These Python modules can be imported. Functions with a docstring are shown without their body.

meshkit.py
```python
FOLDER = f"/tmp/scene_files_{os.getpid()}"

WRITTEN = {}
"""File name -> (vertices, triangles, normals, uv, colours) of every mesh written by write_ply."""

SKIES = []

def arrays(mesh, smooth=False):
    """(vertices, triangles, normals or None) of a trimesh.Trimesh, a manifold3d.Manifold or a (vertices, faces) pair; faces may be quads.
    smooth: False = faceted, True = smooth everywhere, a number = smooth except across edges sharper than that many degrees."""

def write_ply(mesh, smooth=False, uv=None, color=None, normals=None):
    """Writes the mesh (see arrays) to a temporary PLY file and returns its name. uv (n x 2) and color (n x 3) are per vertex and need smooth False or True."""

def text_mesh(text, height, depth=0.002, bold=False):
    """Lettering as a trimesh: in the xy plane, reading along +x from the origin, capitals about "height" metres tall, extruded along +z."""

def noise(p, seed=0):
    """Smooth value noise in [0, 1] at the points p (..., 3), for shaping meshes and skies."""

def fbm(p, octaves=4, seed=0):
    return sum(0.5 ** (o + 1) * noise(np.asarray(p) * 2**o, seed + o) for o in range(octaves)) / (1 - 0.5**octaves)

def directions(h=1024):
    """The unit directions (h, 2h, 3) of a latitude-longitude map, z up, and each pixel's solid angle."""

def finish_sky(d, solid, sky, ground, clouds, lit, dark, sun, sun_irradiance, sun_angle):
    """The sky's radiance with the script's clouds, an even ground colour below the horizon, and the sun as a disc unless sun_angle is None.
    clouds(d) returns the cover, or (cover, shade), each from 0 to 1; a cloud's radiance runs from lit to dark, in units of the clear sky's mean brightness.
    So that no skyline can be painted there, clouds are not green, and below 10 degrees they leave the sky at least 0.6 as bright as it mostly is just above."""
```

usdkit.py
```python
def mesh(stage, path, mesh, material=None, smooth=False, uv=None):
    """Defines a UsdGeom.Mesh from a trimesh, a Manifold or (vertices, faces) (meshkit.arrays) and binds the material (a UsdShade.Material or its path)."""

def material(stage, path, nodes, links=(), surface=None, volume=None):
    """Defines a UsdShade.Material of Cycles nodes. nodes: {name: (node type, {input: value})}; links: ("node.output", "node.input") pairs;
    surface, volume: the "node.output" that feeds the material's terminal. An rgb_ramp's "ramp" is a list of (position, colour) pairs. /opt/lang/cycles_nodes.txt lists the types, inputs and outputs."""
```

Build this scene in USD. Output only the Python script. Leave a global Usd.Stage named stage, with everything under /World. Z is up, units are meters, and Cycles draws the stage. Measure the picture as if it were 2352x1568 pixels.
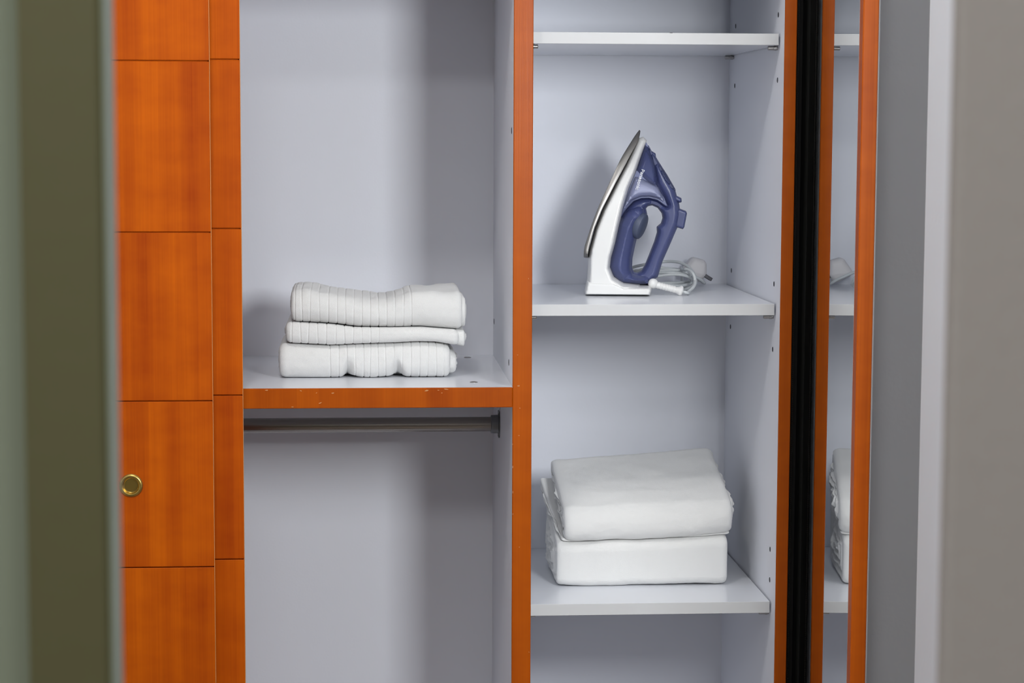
import math
import numpy as np
import trimesh, shapely
import manifold3d as m3
import meshkit, usdkit
from scipy.spatial import Delaunay
from scipy.interpolate import CubicSpline, PchipInterpolator
from shapely.geometry import Polygon, Point
from pxr import Usd, UsdGeom, UsdLux, UsdShade, Gf, Sdf

rng = np.random.default_rng(7)
stage = Usd.Stage.CreateInMemory()
UsdGeom.SetStageUpAxis(stage, UsdGeom.Tokens.z)
UsdGeom.SetStageMetersPerUnit(stage, 1.0)
UsdGeom.Xform.Define(stage, '/World')
UsdGeom.Scope.Define(stage, '/World/Looks')

# ------------------------------------------------------------------ camera
EYE = np.array([0.0, -3.3, 1.5])
FPX = 4766.63
RT = np.array([0.99737352, -0.07233295, 0.00374206])
UP = np.array([0.0033924, 0.09825983, 0.99515501])
FW = np.array([0.07235019, 0.99252856, -0.09824713])
camera = UsdGeom.Camera.Define(stage, '/World/camera')
camera.AddTransformOp().Set(Gf.Matrix4d(*RT, 0, *UP, 0, *(-FW), 0, *EYE, 1))
camera.CreateHorizontalApertureAttr(36.0)
camera.CreateVerticalApertureAttr(24.0)
camera.CreateFocalLengthAttr(FPX * 36.0 / 2352.0)
camera.CreateFStopAttr(10.0)
camera.CreateFocusDistanceAttr(3.45)
camera.CreateClippingRangeAttr((0.02, 100.0))
camera.CreateExposureAttr(0.0)


def at(px, py, Y=None, Z=None, X=None):
    """the world point seen at pixel (px, py) of the 2352 x 1568 frame on a plane of constant X, Y or Z"""
    q = RT * (px - 1176) / FPX - UP * (py - 784) / FPX + FW
    t = (Y - EYE[1]) / q[1] if Y is not None else (Z - EYE[2]) / q[2] if Z is not None else (X - EYE[0]) / q[0]
    return EYE + q * t


# ------------------------------------------------------------------ lights
def light(kind, name, loc, aim, intensity, color, **attrs):
    l = kind.Define(stage, '/World/' + name)
    z = np.asarray(loc, float) - np.asarray(aim, float)
    z /= np.linalg.norm(z)
    x = np.cross([0, 0, 1.0] if abs(z[2]) < .95 else [0, 1.0, 0], z)
    x /= np.linalg.norm(x)
    y = np.cross(z, x)
    UsdGeom.Xformable(l).AddTransformOp().Set(Gf.Matrix4d(*x, 0, *y, 0, *z, 0, *map(float, loc), 1))
    l.CreateIntensityAttr(intensity)
    l.CreateColorAttr(Gf.Vec3f(*color))
    for k, v in attrs.items():
        getattr(l, f'Create{k}Attr')(v)
    return l


# lit opening in the side wall of the vestibule, ceiling downlight before the wardrobe, lamp of the room the photograph is taken from
light(UsdLux.RectLight, 'side_window_light', (0.84, -1.87, 1.72), (0.15, 0.3, 1.30), 61.0, (0.95, 0.98, 1.0), Width=0.30, Height=0.46)
light(UsdLux.SphereLight, 'ceiling_globe_light', (-0.25, -1.10, 2.85), (-0.25, -1.10, 0.0), 140.0, (1.0, 0.985, 0.97), Radius=0.06)
light(UsdLux.RectLight, 'room_ceiling_light', (-0.15, -3.5, 2.86), (-0.15, -3.5, 0.0), 20.0, (0.98, 0.99, 1.0), Width=0.7, Height=0.7)

# ------------------------------------------------------------------ helpers
used, LOC = {}, {}


def numbered(base):
    n = used.get(base, -1) + 1
    used[base] = n
    return base if n == 0 else f'{base}_{n:03d}'


def path_of(p):
    return '/World' if p is None else str(p.GetPath())


def tag(p, label=None, category=None, group=None, kind=None):
    for k, v in (('label', label), ('category', category), ('group', group), ('kind', kind)):
        if v:
            p.SetCustomDataByKey(k, v)
    return p


def thing(name, label, category, loc=(0, 0, 0), group=None):
    path = numbered('/World/' + name)
    x = UsdGeom.Xform.Define(stage, path)
    x.AddTranslateOp().Set(Gf.Vec3d(*map(float, loc)))
    LOC[path] = np.asarray(loc, float)
    return tag(x.GetPrim(), label, category, group)


def obj(name, mesh, mat, parent=None, smooth=False, label=None):
    """one Mesh prim; the vertices are given in world coordinates"""
    path = numbered(path_of(parent) + '/' + name)
    v, f, n = meshkit.arrays(mesh, smooth)
    off = np.zeros(3)
    for k, l in LOC.items():
        if path.startswith(k + '/'):
            off = l
    m = UsdGeom.Mesh.Define(stage, path)
    from pxr import Vt
    m.CreatePointsAttr(Vt.Vec3fArray.FromNumpy((v - off).astype(np.float32)))
    m.CreateFaceVertexCountsAttr(Vt.IntArray.FromNumpy(np.full(len(f), 3, np.int32)))
    m.CreateFaceVertexIndicesAttr(Vt.IntArray.FromNumpy(f.astype(np.int32).ravel()))
    m.CreateSubdivisionSchemeAttr('none')
    if n is not None:
        m.CreateNormalsAttr(Vt.Vec3fArray.FromNumpy(n.astype(np.float32)))
        m.SetNormalsInterpolation('vertex')
    UsdShade.MaterialBindingAPI.Apply(m.GetPrim()).Bind(mat)
    p = m.GetPrim()
    if label:
        p.SetCustomDataByKey('label', label)
    return p


def box(x0, x1, y0, y1, z0, z1, c=0.0):
    if c <= 0:
        return trimesh.creation.box(bounds=[[x0, y0, z0], [x1, y1, z1]])
    p = []
    for sx in (0, 1):
        for sy in (0, 1):
            for sz in (0, 1):
                for k in range(3):
                    d = [c, c, c]
                    d[k] = 0
                    p.append([(x0 + d[0], x1 - d[0])[sx], (y0 + d[1], y1 - d[1])[sy], (z0 + d[2], z1 - d[2])[sz]])
    return trimesh.convex.convex_hull(np.array(p))


def to_trimesh(man):
    m = man.to_mesh()
    return trimesh.Trimesh(m.vert_properties[:, :3], m.tri_verts, process=False)


def to_manifold(t):
    t = t.copy()
    t.merge_vertices()
    return m3.Manifold(m3.Mesh(np.asarray(t.vertices, np.float32), np.asarray(t.faces, np.uint32)))


def rbox(x0, x1, y0, y1, z0, z1, r, seg=16):
    s = m3.Manifold.sphere(r, seg)
    return to_trimesh(m3.Manifold.batch_hull([s.translate((x, y, z)) for x in (x0 + r, x1 - r) for y in (y0 + r, y1 - r) for z in (z0 + r, z1 - r)]))


def cyl(a, b, r, n=20):
    return trimesh.creation.cylinder(radius=r, segment=[a, b], sections=n)


def lathe(profile, origin, axis, n=40):
    """profile: (radius, height) pairs revolved about axis through origin"""
    m = trimesh.creation.revolve(np.array(profile, float), sections=n)
    m.apply_transform(trimesh.geometry.align_vectors([0, 0, 1], axis))
    m.apply_translation(origin)
    return m


def tube(points, r, n=10, sub=8):
    p = np.asarray(points, float)
    s = CubicSpline(np.r_[0, np.cumsum(np.linalg.norm(np.diff(p, axis=0), axis=1))], p)
    t = np.linspace(s.x[0], s.x[-1], len(p) * sub)
    c, d = s(t), s(t, 1)
    d /= np.linalg.norm(d, axis=1, keepdims=True)
    u = np.cross(d[0], [0.3, 0.5, 0.8])
    rings = []
    for k in range(len(c)):
        u = u - d[k] * (u @ d[k])
        u /= np.linalg.norm(u)
        w = np.cross(d[k], u)
        a = np.linspace(0, 2 * np.pi, n, endpoint=False)[:, None]
        rings.append(c[k] + r * (np.cos(a) * u + np.sin(a) * w))
    v = np.vstack(rings + [c[:1], c[-1:]])
    f, m = [], len(c)
    for k in range(m - 1):
        for j in range(n):
            a, b = k * n + j, k * n + (j + 1) % n
            f += [[a, b, b + n], [a, b + n, a + n]]
    for j in range(n):
        f += [[(j + 1) % n, j, m * n], [(m - 1) * n + j, (m - 1) * n + (j + 1) % n, m * n + 1]]
    t = trimesh.Trimesh(v, f, process=False)
    return t


def join(*ms):
    return trimesh.util.concatenate(list(ms))


def pillow(poly, yc, wfun, r, step=0.0016):
    """a solid whose outline in the xz plane is poly and whose half thickness is wfun(x, z), rounded off over r from the outline"""
    pts = []

    def sample(g, s):
        for line in getattr(g, 'geoms', [g]):
            n = max(8, int(line.length / s))
            pts.extend([line.interpolate(k / n, normalized=True).coords[0] for k in range(n)])
    rings = [poly.exterior] + list(poly.interiors)
    for l in rings:
        sample(l, step)
    nb = len(pts)
    for k in (0.04, 0.15, 0.35, 0.65):
        if r * k > step * 0.12:
            g = poly.buffer(-r * k)
            for q in getattr(g, 'geoms', [g]):
                if not q.is_empty:
                    for l in [q.exterior] + list(q.interiors):
                        sample(l, step)
    x0, z0, x1, z1 = poly.bounds
    gx, gz = np.meshgrid(np.arange(x0, x1, step * 1.3), np.arange(z0, z1, step * 1.3))
    g = np.c_[gx.ravel(), gz.ravel()]
    P = shapely.points(g)
    bd = poly.boundary
    keep = shapely.contains(poly, P) & (shapely.distance(P, bd) > max(r * 0.66, step * 0.7))
    v2 = np.vstack([np.array(pts), g[keep]])
    v2, idx = np.unique(v2.round(7), axis=0, return_index=True)
    tri = Delaunay(v2).simplices
    tri = tri[shapely.contains(poly, shapely.points(v2[tri].mean(1)))]
    d = shapely.distance(shapely.points(v2), bd)
    d[d < 1e-6] = 0
    h = wfun(v2[:, 0], v2[:, 1]) * np.sqrt(np.clip(1 - (1 - np.clip(d / r, 0, 1)) ** 2, 0, 1))
    n = len(v2)
    v = np.vstack([np.c_[v2[:, 0], yc - h, v2[:, 1]], np.c_[v2[:, 0], yc + h, v2[:, 1]]])
    back = tri + n
    same = np.where(d == 0)[0]
    remap = np.arange(2 * n)
    remap[same + n] = same
    a, b, c = v2[tri[:, 0]], v2[tri[:, 1]], v2[tri[:, 2]]
    ccw = ((b - a)[:, 0] * (c - a)[:, 1] - (b - a)[:, 1] * (c - a)[:, 0]) > 0
    tri = np.where(ccw[:, None], tri, tri[:, ::-1])
    back = remap[tri[:, ::-1] + n]
    m = trimesh.Trimesh(v, np.vstack([tri, back]), process=False)
    m.remove_unreferenced_vertices()
    return m


def text_on(text, height, origin, along, up, depth, bold=False):
    m = meshkit.text_mesh(text, height, depth, bold)
    along = np.asarray(along, float) / np.linalg.norm(along)
    up = np.asarray(up, float) / np.linalg.norm(up)
    T = np.eye(4)
    T[:3, 0], T[:3, 1], T[:3, 2], T[:3, 3] = along, up, np.cross(along, up), origin
    m.apply_transform(T)
    return m


# ------------------------------------------------------------------ materials
def mat(name, nodes, links, surface='p.BSDF'):
    return usdkit.material(stage, '/World/Looks/' + name, nodes, links, surface=surface)


def plain(name, color, rough=0.5, metallic=0.0, bump=None, **more):
    nodes = {'p': ('principled_bsdf', dict(base_color=color, roughness=rough, metallic=metallic, **more))}
    links = []
    if bump:
        scale, dist, detail = bump
        nodes |= {'g': ('geometry', {}), 'n': ('noise_texture', dict(scale=scale, detail=detail)), 'b': ('bump', dict(strength=1.0, distance=dist))}
        links = [('g.position', 'n.vector'), ('n.fac', 'b.height'), ('b.normal', 'p.normal')]
    return mat(name, nodes, links)


def wood(name, dark, light_, rough, coat, sx=1.0, spec=0.5):
    """stained veneer: broad vertical strips, fine vertical grain and a little cross figure; every panel takes its own cut of the pattern"""
    nodes = {
        'g': ('geometry', {}), 'o': ('object_info', {}),
        'ov': ('combine_xyz', {}), 'om': ('math', dict(math_type='multiply', value2=37.0)),
        'ad': ('vector_math', dict(math_type='add')),
        'm1': ('mapping', dict(scale=(52 * sx, 52 * sx, 0.55))), 'm2': ('mapping', dict(scale=(420, 420, 5.0))), 'm3': ('mapping', dict(scale=(16, 16, 26))),
        'n1': ('noise_texture', dict(scale=1.0, detail=1.5)), 'n2': ('noise_texture', dict(scale=1.0, detail=4.0)), 'n3': ('noise_texture', dict(scale=1.0, detail=5.0)),
        'a': ('math', dict(math_type='multiply', value2=0.62)), 'b': ('math', dict(math_type='multiply_add', value2=0.22)), 'c': ('math', dict(math_type='multiply_add', value2=0.34)),
        'sx': ('separate_xyz', {}), 'fx': ('math', dict(math_type='multiply', value2=29.0)), 'fl': ('math', dict(math_type='floor')), 'wn': ('white_noise_texture', dict(dimensions='1D')), 'd': ('math', dict(math_type='multiply_add', value2=0.13)),
        'r': ('rgb_ramp', dict(ramp=[(0.40, dark), (0.86, light_)])),
        'p': ('principled_bsdf', dict(roughness=rough, coat_weight=coat, coat_roughness=0.3, specular_ior_level=spec)),
        'bp': ('bump', dict(strength=0.25, distance=0.0003)),
    }
    links = [('o.random', 'om.value1'), ('om.value', 'ov.x'), ('om.value', 'ov.z'), ('g.position', 'ad.vector1'), ('ov.vector', 'ad.vector2'),
             ('ad.vector', 'm1.vector'), ('ad.vector', 'm2.vector'), ('ad.vector', 'm3.vector'),
             ('m1.vector', 'n1.vector'), ('m2.vector', 'n2.vector'), ('m3.vector', 'n3.vector'),
             ('n1.fac', 'a.value1'), ('n2.fac', 'b.value1'), ('a.value', 'b.value3'), ('n3.fac', 'c.value1'), ('b.value', 'c.value3'),
             ('ad.vector', 'sx.vector'), ('sx.x', 'fx.value1'), ('fx.value', 'fl.value1'), ('fl.value', 'wn.w'), ('wn.value', 'd.value1'), ('c.value', 'd.value3'), ('d.value', 'r.fac'), ('r.color', 'p.base_color'), ('n2.fac', 'bp.height'), ('bp.normal', 'p.normal')]
    return mat(name, nodes, links)


M = {}
M['wood'] = wood('orange_veneer', (0.33, 0.042, 0.0006), (0.57, 0.110, 0.0012), 0.45, 0.0, 0.55, 0.13)
M['lipping'] = wood('orange_lipping', (0.30, 0.048, 0.001), (0.46, 0.092, 0.002), 0.33, 0.0, 0.5, 0.2)
M['laminate'] = plain('pale_laminate', (0.825, 0.84, 0.90), 0.5, specular_ior_level=0.25, bump=(260, 0.0001, 3))
M['shelf'] = plain('white_shelf_board', (0.80, 0.82, 0.87), 0.22)
M['edge'] = plain('white_edge_band', (0.61, 0.615, 0.625), 0.6, specular_ior_level=0.2)
M['terry'] = plain('white_terry', (0.745, 0.745, 0.737), 0.95, bump=(1300, 0.0006, 3), sheen_weight=0.3)
M['cotton'] = plain('white_cotton', (0.78, 0.78, 0.77), 0.9, bump=(1000, 0.0002, 3), sheen_weight=0.2)
M['pale_edge'] = plain('worn_wood_edge', (0.62, 0.27, 0.09), 0.5)
M['steel'] = plain('satin_steel', (0.42, 0.41, 0.40), 0.32, 1.0)
M['sole'] = plain('brushed_soleplate', (0.27, 0.26, 0.25), 0.38, 1.0)
M['stile'] = wood('stile_veneer', (0.36, 0.056, 0.0015), (0.60, 0.125, 0.004), 0.45, 0.0, 0.5, 0.15)
M['chrome'] = plain('worn_chrome', (0.27, 0.245, 0.225), 0.24, 1.0)
M['bracket'] = plain('dull_zinc', (0.19, 0.195, 0.20), 0.38, 1.0)
M['hole'] = plain('dark_metal_socket', (0.09, 0.09, 0.10), 0.45, 0.6)
M['brass'] = plain('aged_brass', (0.52, 0.36, 0.10), 0.30, 1.0)
M['mirror'] = plain('mirror_glass', (0.80, 0.81, 0.81), 0.012, 1.0)
M['black'] = plain('black_rubber', (0.008, 0.008, 0.007), 0.6)
M['hinge'] = plain('black_hinge_steel', (0.05, 0.045, 0.04), 0.30, 0.8)
M['chip'] = plain('bare_chipboard', (0.60, 0.29, 0.11), 0.8)
M['scuff'] = plain('scuffed_lacquer', (0.50, 0.19, 0.06), 0.7)
M['white_plastic'] = plain('white_plastic', (0.80, 0.80, 0.79), 0.28)
M['blue_plastic'] = plain('slate_blue_plastic', (0.064, 0.078, 0.195), 0.33)
M['blue_dark'] = plain('dark_blue_plastic', (0.040, 0.052, 0.135), 0.42)
M['dial'] = plain('grey_blue_plastic', (0.075, 0.092, 0.15), 0.45)
M['print'] = plain('white_print', (0.85, 0.86, 0.9), 0.5)
M['cord'] = plain('pale_grey_cord', (0.62, 0.65, 0.66), 0.35)
M['plug'] = plain('white_plug_plastic', (0.72, 0.70, 0.71), 0.5)
M['tank'] = mat('clear_blue_tank', {
    't': ('transparent_bsdf', dict(color=(0.80, 0.82, 0.95))), 'p': ('principled_bsdf', dict(base_color=(0.16, 0.19, 0.40), roughness=0.18)),
    'x': ('mix_closure', dict(fac=0.26))}, [('t.BSDF', 'x.closure1'), ('p.BSDF', 'x.closure2')], surface='x.closure')
M['wall_side'] = plain('pale_wall_paint', (0.83, 0.88, 0.93), 0.6, bump=(90, 0.0004, 3))
M['wall_return'] = plain('grey_wall_paint', (0.80, 0.80, 0.81), 0.7, bump=(90, 0.0004, 3))
M['wall_front'] = plain('taupe_wall_paint', (0.36, 0.325, 0.295), 0.8, bump=(80, 0.0005, 4))
M['wall_room'] = plain('white_wall_paint', (0.60, 0.61, 0.62), 0.8)
M['olive'] = plain('olive_door_paint', (0.105, 0.096, 0.038), 0.5, bump=(60, 0.0003, 3))
M['olive_pale'] = plain('pale_olive_edge_paint', (0.23, 0.255, 0.18), 0.5)
M['floor'] = mat('timber_floor', {
    'g': ('geometry', {}), 'b': ('brick_texture', dict(color1=(0.20, 0.165, 0.135), color2=(0.24, 0.20, 0.165), mortar=(0.08, 0.05, 0.03), scale=1.0, mortar_size=0.002, brick_width=0.9, row_height=0.09)),
    'p': ('principled_bsdf', dict(roughness=0.4))}, [('g.position', 'b.vector'), ('b.color', 'p.base_color')])
M['ceiling'] = plain('white_ceiling_paint', (0.80, 0.80, 0.78), 0.9)

# ------------------------------------------------------------------ the room
Z_TOP = 3.0


def struct(name, mesh, m, label):
    return tag(obj(name, mesh, m, label=label), kind='structure')


XP, YP = 0.7375, -0.62           # the pier that stands out before the open door
struct('floor', box(-1.0, 1.7, -5.1, 0.6, -0.05, 0.0), M['floor'], 'timber floor of the vestibule before the wardrobe')
struct('ceiling', box(-1.0, 1.7, -5.1, 0.6, Z_TOP, Z_TOP + 0.05), M['ceiling'], 'white ceiling above the wardrobe')
struct('wall_right', box(XP, 1.42, -0.95, YP, 0, Z_TOP, 0.003), M['wall_side'], 'pale bluish wall corner beside the open mirrored door')
struct('wall_right', box(0.98, 1.08, YP, 0.6, 0, Z_TOP), M['wall_side'], 'pale wall behind the wall corner')
struct('wall_side', box(1.4, 1.5, -2.284, -0.95, 0, Z_TOP), M['wall_side'], 'pale side wall of the vestibule')
struct('wall_back', box(0.7445, 0.98, -0.30, 0.0, 0, Z_TOP), M['wall_return'], 'shaded grey wall between the mirrored door and the pale wall corner')
X_WF = at(2188, 784, Y=-2.3)[0]
struct('wall_front', box(X_WF, 1.65, -2.3, -2.284, 0, Z_TOP, 0.003), M['wall_front'], 'blurred taupe wall edge closest to the viewer')
struct('wall_left', box(-1.0, -0.9, -5.1, 0.6, 0, Z_TOP), M['wall_room'], 'white wall hidden behind the olive door')
struct('wall_side', box(1.6, 1.7, -5.1, -2.3, 0, Z_TOP), M['wall_room'], 'white wall of the room behind the viewer')
struct('wall_rear', box(-0.9, 1.6, -5.1, -5.0, 0, Z_TOP), M['wall_room'], 'white end wall behind the viewer')
X_DL = at(245, 784, Y=-2.3)[0]
X_MO = at(56, 784, Y=-2.3)[0]
door1 = thing('door_1', 'dark olive door leaf standing blurred before the sliding doors', 'door', (-0.5, -2.28, 0.0))
tag(door1, kind='structure')
obj('leaf', box(-0.86, X_DL, -2.3, -2.262, 0.01, 2.2, 0.003), M['olive'], door1)
obj('edge_strip', box(X_DL - 0.0005, X_DL + 0.0012, -2.2985, -2.2635, 0.012, 2.198, 0.0004), M['olive_pale'], door1, label='paler painted lock edge of the door')
sec = Polygon([(X_MO, -2.2995), (X_MO - 0.004, -2.304), (X_MO - 0.009, -2.3075), (X_MO - 0.016, -2.3085), (X_MO - 0.05, -2.3085), (X_MO - 0.06, -2.2995)])
mo = trimesh.creation.extrude_polygon(sec, 2.0, engine='earcut')
mo.apply_translation([0, 0, 0.1])
obj('moulding', mo, M['olive_pale'], door1, smooth=40, label='paler raised moulding on the face of the door')

# ------------------------------------------------------------------ the wardrobe
DP = 0.499                      # back panel
X_DIV0, X_DIV1, X_P0, X_P1, X_MIR = 0.242, 0.2724, 0.675, 0.6940, 0.7144
X_END = -0.76
wd = thing('wardrobe', 'built-in wardrobe with orange wood edges, pale bluish interior and open doors', 'wardrobe', (0.0, 0.25, 0.0))
obj('back_panel', box(X_END, X_DIV0, DP, DP + 0.006, 0.08, 2.4), M['laminate'], wd)
obj('back_panel', box(X_DIV1, X_P0, DP, DP + 0.006, 0.08, 2.4), M['laminate'], wd)


def upright(name, x0, x1):
    p = obj(name, box(x0, x1, 0.0025, DP + 0.006, 0.08, 2.4), M['laminate'], wd)
    obj('edge_band', box(x0 - 0.0003, x1 + 0.0003, -0.0005, 0.0035, 0.08, 2.4, 0.0012), M['lipping'], p, label='orange wood front edge')
    return p


divider = upright('divider', X_DIV0, X_DIV1)
sidep = upright('side_panel', X_P0, X_P1)
upright('side_panel', X_END - 0.019, X_END)
Z_FS0, Z_FS1 = 1.0673, 1.0990
fixed = obj('fixed_shelf', box(X_END, X_DIV0, 0.003, DP, Z_FS0, Z_FS1), M['shelf'], wd)
fe = obj('edge_band', box(X_END, X_DIV0 - 0.0004, -0.0003, 0.004, Z_FS0 - 0.0003, Z_FS1 + 0.0003, 0.0010), M['lipping'], fixed, label='chipped orange wood front edge')
obj('bottom_panel', box(X_END, X_P0, 0.0, DP, 0.08, 0.10), M['laminate'], wd)
obj('top_panel', box(X_END - 0.019, X_P1, -0.08, DP, 2.4, 2.42), M['laminate'], wd)
obj('upper_shelf', box(X_END, X_P0, 0.0, DP, 1.76, 1.78), M['laminate'], wd)
obj('plinth', box(X_END, X_P1, 0.03, 0.05, 0.0, 0.08), M['lipping'], wd)


def chip(px, py, w, h, parent, ang=0.0):
    c = at(px, py, Y=-0.0006)
    a = np.linspace(0, 2 * np.pi, 9, endpoint=False)
    rr = rng.uniform(0.7, 1.15, 9)
    u, v = np.cos(a) * rr * w / 2 * 0.00055, np.sin(a) * rr * h / 2 * 0.00055
    g = Polygon(np.c_[u * math.cos(ang) - v * math.sin(ang), u * math.sin(ang) + v * math.cos(ang)])
    m = trimesh.creation.extrude_polygon(g, 0.0006, engine='earcut')
    m.apply_transform(trimesh.transformations.rotation_matrix(np.pi / 2, [1, 0, 0]))
    m.apply_translation([c[0], -0.0004, c[2]])
    obj('paint_chip', m, M['scuff' if parent is divider else 'chip'], parent)


for px, py, w, h, an in [(612, 896, 9, 3, 0), (691, 897, 7, 2.5, -0.3), (764, 902.5, 9, 3.5, 0.1), (735, 925.5, 11, 3, 0.4), (980, 896.5, 13, 4, 0.2), (1025, 893.5, 14, 3, -0.1),
                         (672, 934.5, 8, 2, 0), (1015, 902, 5, 2, 0), (727, 902, 4, 2, 0.6), (1007, 896, 6, 2, 0)]:
    chip(px, py, w, h, fixed, an)
for px, py, w, h in [(1189, 815, 4, 3), (1191, 886, 8, 5), (1194, 937, 4, 3), (1178, 1072, 4, 8), (1192, 1000, 5, 3), (1178, 1130, 3, 8), (1193, 1256, 4, 3), (1177, 1020, 3, 5)]:
    chip(px, py, w, h, divider)
for px, py, w, h in [(1215, 1497, 3, 4), (1178, 1180, 3, 6), (1214, 640, 2, 5)]:
    chip(px, py, w, h, divider)


def disc_on(px, py, X=None, Z=None, r=0.005, t=0.0006, normal=(1, 0, 0)):
    c = at(px, py, X=X, Z=Z)
    n = np.asarray(normal, float)
    return lathe([(0, -t), (r, -t), (r, t * 0.6), (r * 0.86, t), (r * 0.75, t * 0.4), (0, t * 0.3)], c, n, 24)


for px, py in [(1690, 60), (1788, 34), (1688, 197), (1786, 184), (1680, 621), (1778, 652), (1678, 750), (1775, 802), (1769, 1261), (1768, 1331)]:
    obj('pin_hole', disc_on(px, py, X=X_P0, r=0.0043, normal=(-1, 0, 0)), M['hole'], wd, smooth=30, label='small dark socket in the side panel')
for px, py in [(1175.5, 300), (1135, 738), (1169, 832)]:
    obj('pin_hole', disc_on(px, py, X=X_DIV0, r=0.0055, normal=(-1, 0, 0)), M['hole'], wd, smooth=30, label='small dark socket in the divider')
for px, py in [(1074, 821), (1088, 878)]:
    obj('cam_cap', disc_on(px, py, Z=Z_FS1, r=0.0066, t=0.0012, normal=(0, 0, 1)), M['steel'], fixed, smooth=30, label='round steel cam fitting')

# loose shelves and the pins below them
SH = [(1.6480, 1.6663), (1.2112, 1.2298), (0.7172, 0.7364)]
SB = 0.0344
for (z0, z1), (lab) in zip(SH, ['empty white shelf board seen from below, highest in the right compartment',
                                'white shelf board carrying the steam iron and its coiled cord',
                                'white shelf board carrying two thick folded white towels']):
    sh = thing('shelf', lab, 'shelf', ((X_DIV1 + X_P0) / 2, 0.26, z0), 'loose shelves in the right compartment')
    obj('board', box(X_DIV1 + 0.0008, X_P0 - 0.0028, SB + 0.0012, DP - 0.001, z0, z1), M['shelf'], sh)
    obj('edge_band', box(X_DIV1 + 0.0008, X_P0 - 0.0028, SB, SB + 0.0016, z0, z1, 0.0005), M['edge'], sh)
    if z0 > 1.5:                # the little chip on its upper edge
        c = at(1542, 75, Y=SB)
        nick = lathe([(0, 0), (0.0034, 0), (0.0026, 0.0008), (0, 0.001)], (c[0], SB + 0.003, z1 - 0.0002), (0, 0, 1), 12)
        obj('edge_nick', nick, M['hole'], sh)
    for y in (SB + 0.022, DP - 0.045):
        zc = z0 - 0.0040
        for x, s in ((X_DIV1, 1), (X_P0, -1)):
            L = 0.0125 if s > 0 else 0.0165
            a, b = np.array([x - s * 0.004, y, zc]), np.array([x + s * L, y, zc])
            pin = lathe([(0, 0), (0.0032, 0), (0.0032, 0.006), (0.0039, 0.0062), (0.0039, 0.0105), (0.0034, 0.0108), (0.0034, L + 0.003), (0.0028, L + 0.004), (0, L + 0.004)], a, (s, 0, 0), 20)
            obj('shelf_pin', pin, M['steel'], wd, smooth=30)

# hanging rail
YR, ZR = 0.315, at(900, 975, Y=0.315)[2]
rod = obj('hanging_rod', cyl((X_END, YR, ZR), (X_DIV0 - 0.004, YR, ZR), 0.0128, 40), M['chrome'], wd, smooth=40)
br = lathe([(0, 0), (0.0225, 0), (0.0225, 0.0018), (0.0165, 0.0026), (0.0160, 0.0145), (0.0150, 0.0155), (0.0129, 0.0155)], (X_DIV0, YR, ZR), (-1, 0, 0), 40)
fl = rbox(X_DIV0 - 0.0026, X_DIV0 - 0.0001, YR - 0.011, YR + 0.011, ZR - 0.0235, ZR + 0.0235, 0.0012, 10)
obj('rod_bracket', join(br, fl), M['bracket'], rod, smooth=35, label='dull metal cup that holds the end of the rail')

# sliding doors
GROOVES = 0.2617


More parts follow.
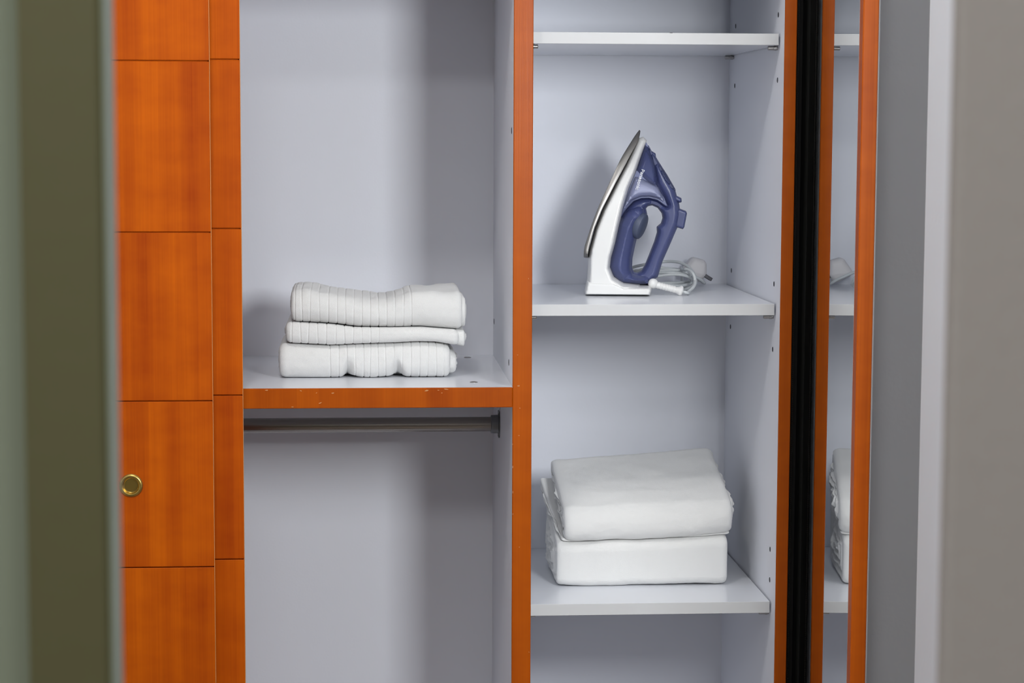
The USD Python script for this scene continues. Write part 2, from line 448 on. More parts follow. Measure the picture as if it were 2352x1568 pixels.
def sliding_door(y0, y1, x_edge, z_ref, label, pull):
    core = obj('sliding_door', box(X_END, x_edge - 0.0012, y0 + 0.0052, y1, 0.09, 2.39, 0.0008), M['wood'], wd, label=label)
    k0 = -4
    zs = [z_ref + GROOVES * k for k in range(-3, 5)]
    zs = [0.09] + [z for z in zs if 0.12 < z < 2.36] + [2.39]
    for a, b in zip(zs[:-1], zs[1:]):
        m = box(X_END, x_edge, y0, y0 + 0.0056, a + 0.0009, b - 0.0009, 0.0008)
        if pull is not None and a < pull[2] < b:
            hole = m3.Manifold.cylinder(0.02, 0.0156, 0.0156, 48).rotate((90, 0, 0)).translate((pull[0], y0 + 0.01, pull[2]))
            m = to_trimesh(to_manifold(m) - hole)
        obj('door_panel', m, M['wood'], core)
    obj('edge_strip', box(x_edge - 0.0004, x_edge + 0.0004, y0 - 0.0001, y0 + 0.0040, 0.092, 2.388, 0.0002), M['pale_edge'], core, label='pale worn edge of the door')
    return core


pull = at(301, 1115, Y=-0.075)
front_door = sliding_door(-0.075, -0.047, at(485.5, 600, Y=-0.075)[0], 1.3513, 'front sliding door in orange veneer with a brass finger pull', pull)
rear_door = sliding_door(-0.038, -0.010, at(555.0, 600, Y=-0.038)[0], 1.3553, 'rear sliding door in orange veneer showing as a narrow strip', None)
prof = [(0, -0.0042), (0.0108, -0.0042), (0.0117, -0.0034), (0.0121, -0.0012), (0.0124, 0.0012), (0.0131, 0.0024), (0.0145, 0.0029), (0.0160, 0.0027), (0.0172, 0.0018), (0.0183, 0.0006), (0.0186, 0.0), (0.0150, -0.0005), (0.0150, -0.0048), (0, -0.0048)]
obj('finger_pull', lathe(prof, (pull[0], -0.075, pull[2]), (0, -1, 0), 64), M['brass'], front_door, smooth=35, label='round aged brass finger pull')

# the hinged door with the mirror inside, standing open a little past a right angle: built along -y from its hinge, then swung
SWING = -0.054
sn, cs = math.sin(SWING), math.cos(SWING)


def swung(t):
    return np.array([X_MIR + t * sn, -t * cs])


def reach(px):
    """distance from the hinge at which the swung mirror plane is seen at column px"""
    lo, hi = 0.05, 1.2
    want = at(px, 700, Y=0.0)
    k = (want[0] - EYE[0]) / (want[1] - EYE[1])
    for _ in range(60):
        mid = (lo + hi) / 2
        p = swung(mid)
        lo, hi = (mid, hi) if p[0] / (p[1] - EYE[1]) < k else (lo, mid)
    return lo


def swing(mesh):
    mesh.apply_transform(trimesh.transformations.rotation_matrix(SWING, [0, 0, 1], [X_MIR, 0, 0]))
    return mesh


T1, T2 = reach(1961.5), reach(1970.0)
TH = (2006.0 - 1970.0) / FPX * (3.3 - T2) * 1.01
X_D1 = X_MIR + TH
md = obj('mirror_door', swing(box(X_MIR + 0.004, X_D1 - 0.002, -T2 + 0.004, -0.004, 0.09, 2.39)), M['lipping'], wd, label='hinged door with a mirror on its inner face, standing open')
obj('mirror', swing(box(X_MIR, X_MIR + 0.0042, -T1, -0.006, 0.095, 2.385, 0.0004)), M['mirror'], md, label='tall mirror that reflects the shelves and towels')
obj('stile', swing(box(X_MIR - 0.0002, X_D1, -T2, -T1 - 0.0002, 0.09, 2.39, 0.0014)), M['stile'], md, label='orange wood stile at the free edge of the door')
obj('outer_panel', swing(box(X_D1 - 0.002, X_D1 + 0.0040, -T2 + 0.012, -0.002, 0.09, 2.39, 0.001)), M['edge'], md, label='pale sheet on the outer face of the door')
hg = [cyl((0.7012, 0.020, z), (0.7012, 0.020, z + 0.0028), 0.0009, 10) for z in np.arange(0.1, 2.38, 0.0032)]
hinge = obj('piano_hinge', join(*hg), M['hinge'], wd, smooth=30, label='long black hinge between the side panel and the door')
obj('hinge_leaf', join(box(X_P1, 0.7440, 0.060, 0.064, 0.09, 2.39), box(X_MIR + 0.002, 0.744, -0.003, 0.060, 0.09, 2.39)), M['black'], hinge)


# ------------------------------------------------------------------ folded towels
def section(L, H, rf, rb, n_arc=22, n_flat=26):
    """a closed outline (y from 0 at the front to L, z from 0 to H): rounded front fold and back"""
    def arc(cy, cz, r, a0, a1, n):
        a = np.radians(np.linspace(a0, a1, n))
        return np.c_[cy + r * np.cos(a), cz + r * np.sin(a)]
    seg = [arc(rf, rf, rf, 270, 180, n_arc), arc(rf, H - rf, rf, 180, 90, n_arc), np.c_[np.linspace(rf, L - rb, n_flat)[1:-1], np.full(n_flat - 2, H)],
           arc(L - rb, H - rb, rb, 90, 0, n_arc // 2), arc(L - rb, rb, rb, 0, -90, n_arc // 2), np.c_[np.linspace(L - rb, rf, n_flat)[1:-1], np.zeros(n_flat - 2)]]
    return np.vstack(seg)


def fold(x0, x1, yf, depth, zb, zt, rf=0.45, grooves=(), gd=0.0011, gw=0.0011, nx=520, end_r=0.014, layers=3, lay_d=0.006, wrinkle=0.0015, seed=1, left_b=0.004, right_b=0.004,
         big=0.0, front=None, lo=True, hi=False, skew=0.0, lean=0.0):
    """a folded cloth lying along x. zb(x, s) and zt(x, s): its bottom and top, s from 0 at the front to 1 at the back"""
    rg = np.random.default_rng(seed)
    gk = [(gx, rg.uniform(0.75, 1.25), rg.uniform(-0.0016, 0.0016)) for gx in grooves]
    e = np.r_[np.linspace(0, end_r, 14)[:-1], np.linspace(end_r, x1 - x0 - end_r, nx), np.linspace(x1 - x0 - end_r, x1 - x0, 14)[1:]]
    x9, s9 = np.linspace(x0, x1, 9), np.full(9, 0.1)
    H0 = float(np.mean(zt(x9, s9) - zb(x9, s9)))
    sec_ = section(depth, H0, rf * H0, 0.3 * H0)
    m = len(sec_)
    a, b = sec_[:, 0] / depth, sec_[:, 1] / H0
    d2 = np.roll(sec_, -1, 0) - np.roll(sec_, 1, 0)
    nrm = np.c_[d2[:, 1], -d2[:, 0]]
    nrm /= np.linalg.norm(nrm, axis=1, keepdims=True)
    if (nrm * (sec_ - sec_.mean(0))).sum() < 0:
        nrm = -nrm
    V = []
    for d in e:
        x = x0 + d
        inset = max(0, 1 - d / end_r, 1 - (x1 - x0 - d) / end_r)
        sh = end_r * 0.75 * (1 - math.sqrt(max(0, 1 - inset ** 2)))
        y = yf + a * depth
        z = zb(np.full(m, x), a) * (1 - b) + zt(np.full(m, x), a) * b
        g = sum(dp * np.exp(-((x - gx - sl * (b - 0.5)) / gw) ** 2) for gx, dp, sl in gk) if len(gk) else 0.0
        P = np.c_[np.full(m, x), y, z]
        if front is not None:
            P[:, 1] += front(np.full(m, x), b) * (1 - a)
        dn = -gd * g - sh
        P[:, 1] += nrm[:, 0] * dn
        P[:, 2] += nrm[:, 1] * dn
        V.append(P)
    V = np.array(V)
    N = np.broadcast_to(np.c_[np.zeros(m), nrm], V.shape)
    q = V.reshape(-1, 3)
    w = (meshkit.fbm(q * [22, 30, 34] + seed * 3.7, 4, seed) - 0.5) * 2 * wrinkle + (meshkit.fbm(q * [9, 9, 14] + seed * 1.3, 2, seed + 9) - 0.5) * 2 * big
    V = (q + N.reshape(-1, 3) * w[:, None]).reshape(V.shape)

    def clamp(R, x):
        sa = np.clip((R[..., 1] - yf) / depth, 0, 1)
        if lo:
            R[..., 2] = np.maximum(R[..., 2], zb(x, sa))
        if hi:
            R[..., 2] = np.minimum(R[..., 2], zt(x, sa))
        return R
    V = clamp(V, np.clip(V[..., 0], x0, x1))
    n = len(e)
    faces = []
    i = np.arange(n - 1)[:, None] * m
    j = np.arange(m)[None, :]
    jn = (j + 1) % m
    A, B, C, D = i + j, i + jn, i + m + jn, i + m + j
    faces.append(np.c_[A.ravel(), B.ravel(), C.ravel()])
    faces.append(np.c_[A.ravel(), C.ravel(), D.ravel()])
    verts = [V.reshape(-1, 3)]
    base = n * m
    # end caps: rings that shrink to the middle, with the edges of the folded layers
    for side in (0, 1):
        ring = V[0] if side == 0 else V[-1]
        s = -1 if side == 0 else 1
        bul = left_b if side == 0 else right_b
        ctr = ring.mean(0)
        K = 22
        prev = np.arange(m) if side == 0 else np.arange(m) + (n - 1) * m
        cz = ring[:, 2].mean()
        for k in range(1, K + 1):
            t = 1 - k / K
            # shrink mostly in z first so that the rings follow the layers
            R = ctr + (ring - ctr) * np.array([1, 0.25 + 0.75 * t if k < K else 0.25, t])
            lay = 0.5 + 0.5 * np.cos(2 * np.pi * (1 - t) * layers)
            nz = meshkit.fbm(R * [30, 40, 70] + seed * 2.1, 4, seed + 3) - 0.5
            R[:, 0] = ring[:, 0] + s * (bul * (1 - t ** 2) + (lay - 1.0) * lay_d * min(1, (1 - t) * 3) + nz * 2.4 * wrinkle * min(1, (1 - t) * 4) + nz * 3.5 * big * min(1, (1 - t) * 4))
            verts.append(clamp(R, np.full(m, x0 if side == 0 else x1)))
            cur = base + np.arange(m)
            base += m
            a_, b_, c_, d_ = prev, np.roll(prev, -1), np.roll(cur, -1), cur
            q1, q2 = np.c_[a_, c_, b_], np.c_[a_, d_, c_]
            if side == 1:
                q1, q2 = q1[:, ::-1], q2[:, ::-1]
            faces += [q1, q2]
            prev = cur
        # close the last flattened ring (z is collapsed there, so pairs meet)
    t = trimesh.Trimesh(np.vstack(verts), np.vstack(faces), process=False)
    t.vertices[:, 0] += lean * (t.vertices[:, 1] - yf) / depth
    t.vertices[:, 0] += skew * (t.vertices[:, 1] - yf) / depth * np.clip((x1 - t.vertices[:, 0]) / (x1 - x0), 0, 1)
    t.fix_normals() if t.volume < 0 else None
    return t


def curve(pts, Y, axis=2):
    """world z as a function of world x along a pixel polyline on the plane Y"""
    P = np.array([at(a, b, Y=Y) for a, b in pts])
    f = PchipInterpolator(P[:, 0], P[:, 2], extrapolate=False)
    lo, hi = P[0], P[-1]
    return lambda x: np.where(x < lo[0], lo[2], np.where(x > hi[0], hi[2], f(np.clip(x, lo[0], hi[0]))))


YT = 0.130
SEAM1 = curve([(655, 739), (700, 742), (760, 745), (830, 752), (900, 752.5), (960, 752), (1010, 755), (1066, 758)], YT)
SEAM2 = curve([(650, 789), (690, 791), (760, 793.5), (830, 790), (900, 788), (960, 786), (1000, 787), (1030, 792), (1066, 800)], YT)
TOP = curve([(665, 668), (690, 667), (740, 673), (790, 681), (850, 689), (885, 690), (915, 683), (945, 673), (980, 672), (1045, 671), (1068, 677)], YT)
BOT = curve([(635, 870.5), (700, 871.5), (757, 870.5), (775, 870), (787, 866), (797, 858), (812, 863), (828, 868), (842, 870), (865, 868), (890, 866), (905, 860), (913, 855), (921, 860), (935, 866), (960, 868), (1005, 869.5), (1052, 869)], YT)


def xw(px, Y=YT, py=760):
    return at(px, py, Y=Y)[0]


def px_grooves(pxs, py):
    return [xw(p, py=py) for p in pxs]


EPS = 0.0006
tt = thing('towel', 'ribbed white towel folded on top of the three-towel pile', 'towel', (xw(868), 0.22, float(SEAM1(xw(868)))), 'folded white towels in the wardrobe')
g1 = px_grooves([677, 693, 712, 733, 754, 774, 793, 812, 831, 850, 869, 888, 907, 927, 945], 720)


def top1(x, s):
    return TOP(x) + 0.004 * np.sin(np.pi * np.clip(s, 0, 1)) + 0.007 * meshkit.fbm(np.stack([x * 34, s * 5 + 0 * x, 0 * x], -1), 2, 4) - 0.004


obj('cloth', fold(xw(668), xw(1062), YT + 0.002, 0.20, lambda x, s: SEAM1(x) + EPS, top1, grooves=g1, seed=11, layers=3, end_r=0.010, right_b=0.003, left_b=0.003, wrinkle=0.0018), M['terry'], tt, smooth=True)
obj('hem', fold(xw(1056), xw(1070), YT + 0.012, 0.17, lambda x, s: SEAM1(x) + 0.003, lambda x, s: TOP(x) - 0.006, seed=12, nx=40, end_r=0.004, layers=2, lay_d=0.003, wrinkle=0.002), M['terry'], tt, smooth=True)
t2 = thing('towel', 'thin ribbed white towel in the middle of the three-towel pile', 'towel', (xw(868), 0.22, float(SEAM2(xw(868)))), 'folded white towels in the wardrobe')
g2 = px_grooves([670, 690, 708, 729, 749, 771, 791, 811, 831, 851, 870], 770)
obj('cloth', fold(xw(656), xw(1054), YT - 0.001, 0.205, lambda x, s: SEAM2(x) + EPS, lambda x, s: SEAM1(x) - EPS, hi=True, grooves=g2, gd=0.0009, seed=21, layers=2, end_r=0.011, left_b=0.004), M['terry'], t2, smooth=True)
obj('hem', fold(xw(1046), xw(1068), YT + 0.012, 0.18, lambda x, s: SEAM2(x) + EPS, lambda x, s: SEAM1(x) - 0.0015, hi=True, seed=22, nx=50, end_r=0.004, layers=2, lay_d=0.004, wrinkle=0.003), M['terry'], t2, smooth=True)
t3 = thing('towel', 'white towel with a puckered lower edge at the base of the three-towel pile', 'towel', (xw(840), 0.22, Z_FS1), 'folded white towels in the wardrobe')
g3 = px_grooves([758, 778, 797, 816, 835, 850, 868, 885, 905, 924, 944, 964, 983, 1002, 1020], 830)


def bot3(x, s):
    return Z_FS1 + EPS + 1.35 * np.clip(BOT(x) - (Z_FS1 + 0.0009), 0, 1) * np.clip(1 - s * 4, 0, 1)


def pucker(x, b):
    p = 0.0
    for c, w, d in ((798, 9, 0.012), (815, 12, -0.004), (858, 22, -0.003), (914, 10, 0.013), (936, 12, -0.004), (975, 20, -0.002)):
        p = p + d * np.exp(-((x - xw(c, py=860) + (b - 0.1) * 0.012 * (1 if c > 900 else -1)) / (w * 0.000722)) ** 2)
    return p * np.clip(1 - b * 1.9, 0, 1) ** 1.2


obj('cloth', fold(xw(640), xw(1034), YT + 0.001, 0.20, bot3, lambda x, s: SEAM2(x) - EPS, hi=True, front=pucker, grooves=g3, seed=31, layers=3, end_r=0.012, right_b=0.008, left_b=0.003, wrinkle=0.0021), M['terry'], t3, smooth=True)
obj('hem', fold(xw(1018), xw(1050), YT + 0.020, 0.15, lambda x, s: Z_FS1 + 0.0045 + 0 * x, lambda x, s: SEAM2(x) - 0.012, seed=33, nx=60, end_r=0.010, layers=2, lay_d=0.006, wrinkle=0.004), M['terry'], t3, smooth=True)

# the two thick towels on the lowest shelf
ZL = SH[2][1]
YS = 0.158
xa, xb = at(1279, 1300, Y=YS)[0], at(1672, 1300, Y=YS)[0]
S1 = curve([(1278, 1247), (1310, 1251), (1400, 1246), (1500, 1243), (1600, 1238), (1680, 1233)], YS)
low_top = lambda x, y: S1(x) - 0.001 + 0.066 * np.clip((y - YS) / 0.205, 0, 1) ** 1.2
mid_top = lambda x, y: low_top(x, y) + 0.0065 + 0.020 * np.clip((y - YS) / 0.205, 0, 1)
sl = thing('towel', 'thick folded white towel lying flat on the lowest white shelf', 'towel', ((xa + xb) / 2, 0.27, ZL), 'folded white towels in the wardrobe')
obj('cloth', fold(xa, xb, YS, 0.205, lambda x, s: ZL + EPS + 0 * x, lambda x, s: low_top(x, YS + 0.205 * s), hi=True, rf=0.20, seed=41, layers=3, end_r=0.010, lay_d=0.008, wrinkle=0.0024, big=0.0022, left_b=0.006, right_b=0.004, nx=300), M['cotton'], sl, smooth=True)
su = thing('towel', 'thick folded white towel resting slanted on another white towel', 'towel', ((xa + xb) / 2, 0.27, float(S1((xa + xb) / 2))), 'folded white towels in the wardrobe')
xc, xd = at(1297, 1200, Y=YS)[0], at(1684, 1200, Y=YS)[0]
B0, B1 = at(1268, 1050, Y=0.345), at(1637, 1021, Y=0.345)
back_top = lambda x: B0[2] + (B1[2] - B0[2]) * np.clip((x - B0[0]) / (B1[0] - B0[0]), 0, 1)
yu, yl = YS - 0.003, YS + 0.012
obj('cloth', fold(xc, xd, yu, 0.192, lambda x, s: np.where(s < 0.08, low_top(x, yu + 0.192 * s) + 0.0014, mid_top(x, yu + 0.192 * s) + 0.0012 + 0.006 * np.clip(s, 0, 1)), lambda x, s: (S1(x) + 0.056) * (1 - np.clip(s, 0, 1) ** 0.95) + back_top(x) * np.clip(s, 0, 1) ** 0.95, rf=0.46, seed=51, layers=3, end_r=0.014, lay_d=0.007, wrinkle=0.0028, big=0.0030, left_b=0.003, right_b=0.009, nx=300, lean=-0.008), M['cotton'], su, smooth=True)
obj('under_layer', fold(at(1290, 1230, Y=0.175)[0], xd - 0.004, yl, 0.180, lambda x, s: low_top(x, yl + 0.18 * s) + 0.0010 + 0.0016 * np.clip(s * 6, 0, 1), lambda x, s: mid_top(x, yl + 0.18 * s) - 0.0008, hi=True, rf=0.45, seed=52, layers=2, end_r=0.005, lay_d=0.005, wrinkle=0.002, big=0.001, nx=200, skew=-0.022), M['cotton'], su, smooth=True)

# ------------------------------------------------------------------ the steam iron
YI = 0.255
ZI = SH[1][1]


def poly(uv, holes=()):
    def w(l):
        return [(p[0], p[2]) for p in (wpt(u, v) for u, v in l)]
    return Polygon(w(uv), [w(h) for h in holes])


def smooth_poly(p, r):
    return p.buffer(-r).buffer(2 * r).buffer(-r)


def wpt(u, v):
    p, near = at(1200 + u / 3.267, 260 + v / 3.267, Y=YI), at(1200 + u / 3.267, 260 + v / 3.267, Y=YI - 0.045)
    return np.array([p[0], YI, near[2]])


z_tip, z_rear = wpt(875, 130)[2], wpt(480, 1085)[2]


def W_sole(x, z):
    s = np.clip((z - z_rear) / (z_tip - z_rear), -0.25, 1)
    return np.where(s > 0, 0.0545 * np.clip(1 - np.clip(s, 0, 1) ** 2.1, 0, 1) ** 0.85 + 0.003, 0.0575 + 0.0 * s)


TURN = -math.atan2(wpt(720, 1000)[0], YI + 3.3)


def iobj(name, mesh, *a, **k):
    """a part of the iron, turned so that its side faces the viewer"""
    mesh.apply_transform(trimesh.transformations.rotation_matrix(TURN, [0, 0, 1], [wpt(720, 1000)[0], YI, 0]))
    mesh.vertices[:, 2] = np.maximum(mesh.vertices[:, 2], ZI + 0.0002)
    return obj(name, mesh, *a, **k)


iron = thing('steam_iron', 'blue and white steam iron standing on its heel on the shelf', 'iron', (wpt(720, 1370)[0], YI, ZI))
outer_l = [(876, 124), (858, 147), (800, 238), (740, 340), (688, 450), (638, 560), (597, 650), (559, 740), (532, 812), (509, 880), (488, 945), (470, 1008), (465, 1050), (464, 1084)]
inner_l = [(884, 132), (872, 190), (822, 290), (770, 388), (735, 455), (700, 522), (650, 622), (600, 722), (568, 800), (541, 872), (520, 948), (501, 1022), (497, 1055), (495, 1088)]


def along_line(l, n):
    p = np.array([wpt(u, v)[[0, 2]] for u, v in l])
    d = np.r_[0, np.cumsum(np.linalg.norm(np.diff(p, axis=0), axis=1))]
    t = np.linspace(0, 1, n)
    return np.c_[PchipInterpolator(d / d[-1], p[:, 0])(t), PchipInterpolator(d / d[-1], p[:, 1])(t)]


NS = 90
so, si = along_line(outer_l, NS), along_line(inner_l, NS)
sv, sf = [], []
for k in range(NS):
    t = k / (NS - 1)
    w = 0.0018 + 0.054 * max(0.0, 1 - (1 - t) ** 2.1) ** 0.85 * (1 if t < 0.96 else 1 - 0.25 * ((t - 0.96) / 0.04) ** 2)
    O, I = so[k], si[k]
    c = 0.28
    ringp = [(O, -w + 0.0012), (O + (I - O) * c, -w), (O + (I - O) * (1 - c), -w), (I, -w + 0.0008), (I, w - 0.0008), (O + (I - O) * (1 - c), w), (O + (I - O) * c, w), (O, w - 0.0012)]
    sv += [(p[0], YI + y, p[1]) for p, y in ringp]
for k in range(NS - 1):
    for j in range(8):
        a_, b_ = k * 8 + j, k * 8 + (j + 1) % 8
        sf += [[a_, b_, b_ + 8], [a_, b_ + 8, a_ + 8]]
for j in range(1, 7):
    sf += [[0, j + 1, j], [(NS - 1) * 8, (NS - 1) * 8 + j, (NS - 1) * 8 + j + 1]]
solem = trimesh.Trimesh(np.array(sv), np.array(sf), process=False)
trimesh.repair.fix_normals(solem)
iobj('soleplate', solem, M['sole'], iron, smooth=25, label='grey metal soleplate turned to the left')
shell = poly([(872, 186), (905, 176), (932, 205), (900, 300), (850, 450), (800, 570), (765, 690), (732, 830), (700, 980), (670, 1090), (662, 1160), (690, 1230), (760, 1275), (880, 1290), (880, 1340), (484, 1340), (484, 1300), (490, 1200), (494, 1090), (503, 1022), (543, 872), (602, 722), (702, 522), (772, 388)])
iobj('shell', pillow(shell, YI, lambda x, z: W_sole(x, z) * 0.975, 0.008), M['white_plastic'], iron, smooth=50, label='glossy white plastic body shell')


foot = poly([(487, 1253), (560, 1257), (690, 1262), (765, 1296), (948, 1296), (964, 1312), (968, 1330), (958, 1360), (940, 1420), (480, 1420), (470, 1365), (467, 1345), (477, 1300)])
foot = foot.intersection(shapely.box(-9, ZI + 0.0003, 9, 9))
iobj('heel_rest', pillow(foot, YI, lambda x, z: 0.0580 + 0 * x, 0.0045), M['white_plastic'], iron, smooth=40, label='white heel that the iron stands on')

W_side = lambda k, lo: (lambda x, z: np.maximum(W_sole(x, z) * k, lo))
tank = smooth_poly(poly([(925, 212), (950, 262), (985, 345), (1000, 400), (1010, 470), (1040, 560), (1075, 640), (1100, 715), (1060, 700), (1010, 665), (950, 650), (890, 652), (830, 676), (785, 726), (735, 800), (716, 830), (749, 680), (789, 560), (834, 450), (884, 310)]), 0.0008)
tank_w = W_side(0.93, 0.004)
iobj('water_tank', pillow(tank, YI, tank_w, 0.012), M['tank'], iron, smooth=50, label='see-through lilac blue water tank')
nose = smooth_poly(poly([(918, 235), (945, 262), (985, 345), (1000, 400), (1010, 470), (1000, 545), (960, 530), (920, 500), (855, 430), (885, 330)]), 0.0008)
iobj('nose_cover', pillow(nose, YI, W_side(0.86, 0.003), 0.008), M['blue_dark'], iron, smooth=50)
core = tank.buffer(-0.0045).intersection(poly([(600, 480), (860, 480), (930, 510), (1010, 552), (1200, 640), (1200, 900), (600, 900)]))
core = max(getattr(core, 'geoms', [core]), key=lambda g: g.area)
iobj('tank_floor', pillow(core, YI, W_side(0.86, 0.003), 0.012), M['white_plastic'], iron, smooth=50, label='white body seen through the water tank')
hole = [(930, 740), (925, 720), (940, 704), (970, 697), (1010, 715), (1040, 755), (1047, 790), (1035, 830), (1003, 858), (1005, 900), (985, 970), (950, 1060), (915, 1150), (890, 1190), (860, 1205), (835, 1200), (822, 1170), (825, 1100), (845, 1000), (862, 930), (890, 850), (935, 765)]
outer = [(929, 203), (950, 250), (967, 285), (1000, 330), (1020, 365), (1080, 460), (1140, 572), (1150, 610), (1172, 685), (1180, 760), (1165, 850), (1150, 882), (1100, 1000), (1050, 1115), (1012, 1240), (985, 1258), (955, 1296),
         (870, 1297), (760, 1291), (700, 1270), (660, 1220), (640, 1160), (650, 1090), (680, 980), (715, 830), (742, 770), (783, 718), (832, 664), (890, 641), (950, 639), (1010, 654), (1060, 690), (1084, 704), (1062, 645), (1030, 590), (1000, 540), (985, 470), (975, 400), (955, 320)]
body = smooth_poly(poly(outer), 0.001)
hole_p = smooth_poly(poly(hole), 0.0015)
iobj('handle', pillow(body.difference(hole_p), YI, lambda x, z: 0.021 + 0 * x, 0.0105), M['blue_plastic'], iron, smooth=50, label='slate blue plastic handle with an open grip')
rc = smooth_poly(poly([(716, 828), (760, 752), (800, 716), (860, 690), (925, 692), (915, 710), (918, 742), (925, 765), (885, 850), (856, 930), (840, 1000), (820, 1100), (816, 1170), (830, 1206), (862, 1215), (930, 1215), (960, 1240), (950, 1296), (870, 1297), (760, 1291), (700, 1270), (660, 1220), (640, 1160), (650, 1090), (680, 980)]), 0.001).difference(hole_p)
iobj('rear_cover', pillow(rc, YI, lambda x, z: 0.047 + 0 * x, 0.026), M['blue_plastic'], iron, smooth=50)
top_grip = smooth_poly(poly([(1005, 350), (1080, 460), (1143, 572), (1146, 590), (1110, 575), (1050, 520), (1015, 440)]), 0.001)
iobj('top_grip', pillow(top_grip, YI, lambda x, z: 0.0235 + 0 * x, 0.008), M['blue_dark'], iron, smooth=50, label='darker blue inlay along the top of the handle')
for u0, u1, v0, v1, nm in ((1134, 1188, 622, 674, 'spray_button'), (1140, 1228, 722, 872, 'steam_button')):
    if nm == 'spray_button':
        q = poly([(1132, 628), (1145, 618), (1188, 640), (1190, 672), (1172, 676), (1130, 660)])
    else:
        q = poly([(1140, 735), (1172, 718), (1222, 738), (1229, 755), (1210, 860), (1199, 876), (1150, 862), (1125, 840)])
    iobj(nm, pillow(smooth_poly(q, 0.0012), YI, lambda x, z: 0.0150 + 0 * x, 0.003, 0.0012), M['blue_plastic'], iron, smooth=50)
noz = wpt(982, 312)
iobj('spray_nozzle', pillow(smooth_poly(poly([(955, 285), (970, 285), (997, 303), (1000, 330), (985, 345), (965, 320)]), 0.0008), YI, lambda x, z: 0.0085 + 0 * x, 0.003, 0.0012), M['blue_plastic'], iron, smooth=50)
n_ax = np.array([wpt(945, 860)[0] - wpt(835, 835)[0], -0.0030, wpt(945, 860)[2] - wpt(835, 835)[2]])
n_ax = np.array([0.93, -0.26, -0.18])
n_ax /= np.linalg.norm(n_ax)
dc = wpt(884, 850)
dial = lathe([(0, -0.007), (0.0215, -0.007), (0.0228, -0.004), (0.0230, 0.001), (0.0222, 0.0035), (0.020, 0.005), (0.012, 0.0062), (0, 0.0066)], (dc[0], YI - 0.022, dc[2]), (0.93, -0.30, -0.34), 48)
iobj('temperature_dial', dial, M['dial'], iron, smooth=35, label='grey blue round temperature dial under the handle')
ta, tb = wpt(893, 418), wpt(846, 572)
along = (tb - ta)
upv = np.array([-along[2], 0, along[0]])
yt = YI - 0.93 * float(max(W_sole(*ta[[0, 2]]), W_sole(*tb[[0, 2]])))
txt = meshkit.text_mesh('Panasonic', 0.0052, 0.0006, True)
sc = np.linalg.norm(along) / txt.bounds[1][0]
along_u = along / np.linalg.norm(along)
upv = upv / np.linalg.norm(upv)
if np.cross(along_u, upv)[1] > 0:
    upv = -upv
wv = txt.vertices.copy()
X_ = ta[0] + along_u[0] * wv[:, 0] * sc + upv[0] * (wv[:, 1])
Z_ = ta[2] + along_u[2] * wv[:, 0] * sc + upv[2] * (wv[:, 1])
dd = shapely.distance(shapely.points(np.c_[X_, Z_]), tank.boundary)
hh = tank_w(X_, Z_) * np.sqrt(np.clip(1 - (1 - np.clip(dd / 0.012, 0, 1)) ** 2, 0, 1))
txt.vertices = np.c_[X_, YI - hh - wv[:, 2] - 0.00005, Z_]
iobj('brand_lettering', txt, M['print'], iron, label='small white lettering on the water tank')

# cord sleeve, cord and plug
ya = YI - 0.030
P0, P1 = at(1500, 652, Y=ya), at(1562, 668, Y=ya - 0.002)
ax = (P1 - P0) / np.linalg.norm(P1 - P0)
L = np.linalg.norm(P1 - P0)
ball = trimesh.creation.icosphere(3, 0.0088)
ball.apply_translation(P0 + [0.0, 0, 0.0008])
sl_p = [(0, 0), (0.0062, 0), (0.0062, 0.006), (0.0057, 0.007)]
for k in range(7):
    h = 0.009 + k * (L - 0.016) / 7
    sl_p += [(0.0060, h), (0.0060, h + 0.0024), (0.0054, h + 0.0028), (0.0054, h + 0.0034)]
sl_p += [(0.0058, L - 0.006), (0.0072, L - 0.003), (0.0094, L), (0.0094, L + 0.002), (0.0075, L + 0.0042), (0.003, L + 0.005), (0, L + 0.005)]
def kept(mesh):
    mesh.vertices[:, 2] = np.maximum(mesh.vertices[:, 2], ZI + 0.0002)
    return mesh


obj('cord_sleeve', kept(join(ball, lathe(sl_p, P0, ax, 28))), M['white_plastic'], iron, smooth=40, label='white swivel sleeve where the cord leaves the heel')
c0 = at(1548, 640, Y=0.33)


def px3(px, py, Y):
    return at(px, py, Y=Y)


ze = P1 + ax * 0.004
RC = 0.0027


def above(p):
    p = np.array(p)
    p[2] = max(p[2], ZI + RC + 0.0004)
    return p


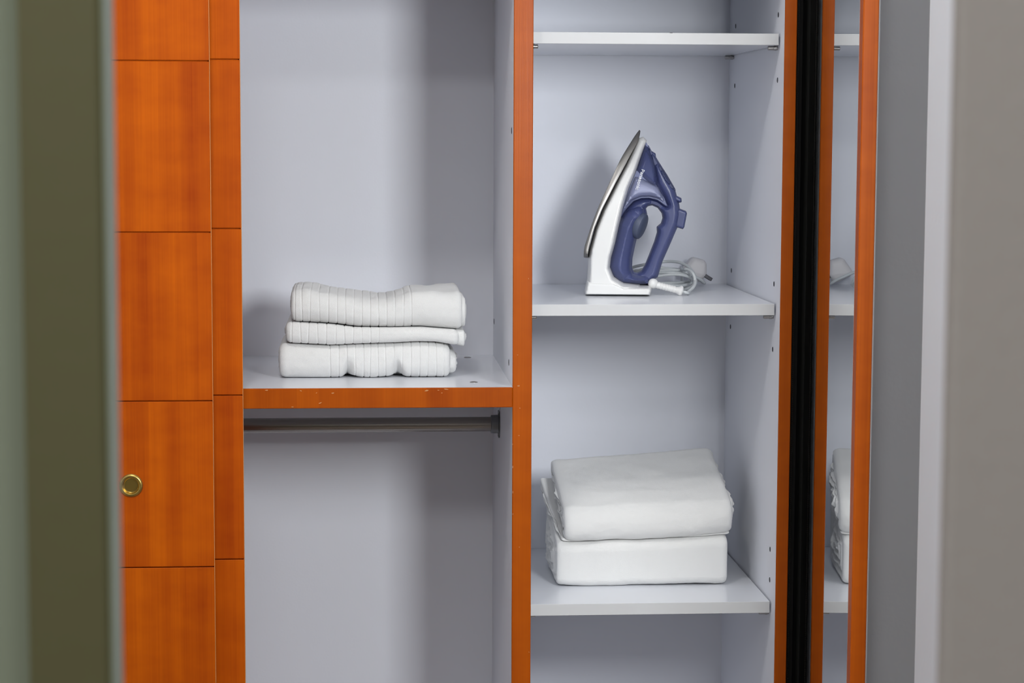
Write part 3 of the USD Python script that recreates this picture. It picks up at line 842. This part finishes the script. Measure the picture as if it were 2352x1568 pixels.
path = [ze, ze + ax * 0.008]
for q in [(1580, 672, .245), (1592, 660, .27), (1597, 642, .30), (1590, 622, .33), (1565, 604, .36), (1535, 600, .38), (1490, 606, .38), (1440, 620, .37), (1424, 634, .36), (1450, 640, .34), (1500, 636, .33), (1550, 630, .325), (1578, 634, .325), (1588, 642, .34),
          (1570, 648, .36), (1520, 650, .365), (1450, 648, .36), (1425, 640, .345), (1440, 628, .34), (1500, 622, .345), (1550, 620, .35), (1580, 628, .355), (1592, 640, .36), (1575, 654, .34), (1530, 654, .32), (1470, 646, .315), (1440, 634, .32),
          (1470, 626, .34), (1530, 626, .335), (1572, 630, .33), (1594, 640, .335), (1598, 650, .35), (1588, 658, .36), (1550, 658, .355), (1500, 652, .35), (1450, 636, .38), (1470, 620, .395), (1530, 616, .40), (1570, 622, .40), (1595, 634, .41), (1612, 644, .42), (1618, 650, .43), (1612, 646, .44), (1604, 636, .44)]:
    path.append(above(px3(*q)))
obj('cord', kept(tube(path, RC, 10, 8)), M['cord'], iron, smooth=True, label='pale grey cord wound into a loose coil')
tie = [above(px3(*q)) for q in [(1572, 618, .31), (1590, 626, .30), (1596, 642, .295), (1590, 658, .30), (1576, 664, .31), (1566, 650, .40), (1566, 632, .40), (1570, 620, .33), (1580, 618, .31)]]
obj('cord_tie', kept(tube(tie, RC, 10, 8)), M['cord'], iron, smooth=True)
pc = at(1597, 616, Y=0.445)
s = m3.Manifold.sphere(0.0105, 28)
pts = [(-0.011, -0.008, -0.010), (-0.011, 0.008, -0.010), (-0.006, -0.008, 0.008), (-0.006, 0.008, 0.008), (0.006, -0.008, 0.009), (0.006, 0.008, 0.009), (0.011, -0.008, -0.004), (0.011, 0.008, -0.004), (0.008, -0.006, -0.012), (0.008, 0.006, -0.012)]
pb = to_trimesh(m3.Manifold.batch_hull([s.translate(tuple(p)) for p in pts]))
pb.apply_transform(trimesh.transformations.rotation_matrix(0.35, [0, 1, 0]))
pb.apply_translation(pc)
plug = obj('plug', pb, M['plug'], iron, smooth=35, label='white plug lying on the coiled cord')
tp = at(1626, 636, Y=0.445)
q1, q2 = at(1613, 628, Y=0.440), at(1631, 641, Y=0.440)
pin = []
for dy in (-0.007, 0.007):
    b = rbox(-0.011, 0.011, -0.002, 0.002, -0.0032, 0.0032, 0.001, 8)
    b.apply_transform(trimesh.transformations.rotation_matrix(0.55, [0, 1, 0]))
    b.apply_translation((q1 + q2) / 2 + [0, dy, 0])
    pin.append(b)
for b in pin:
    obj('plug_pin', b, M['hole'], plug, label='dark metal prong')
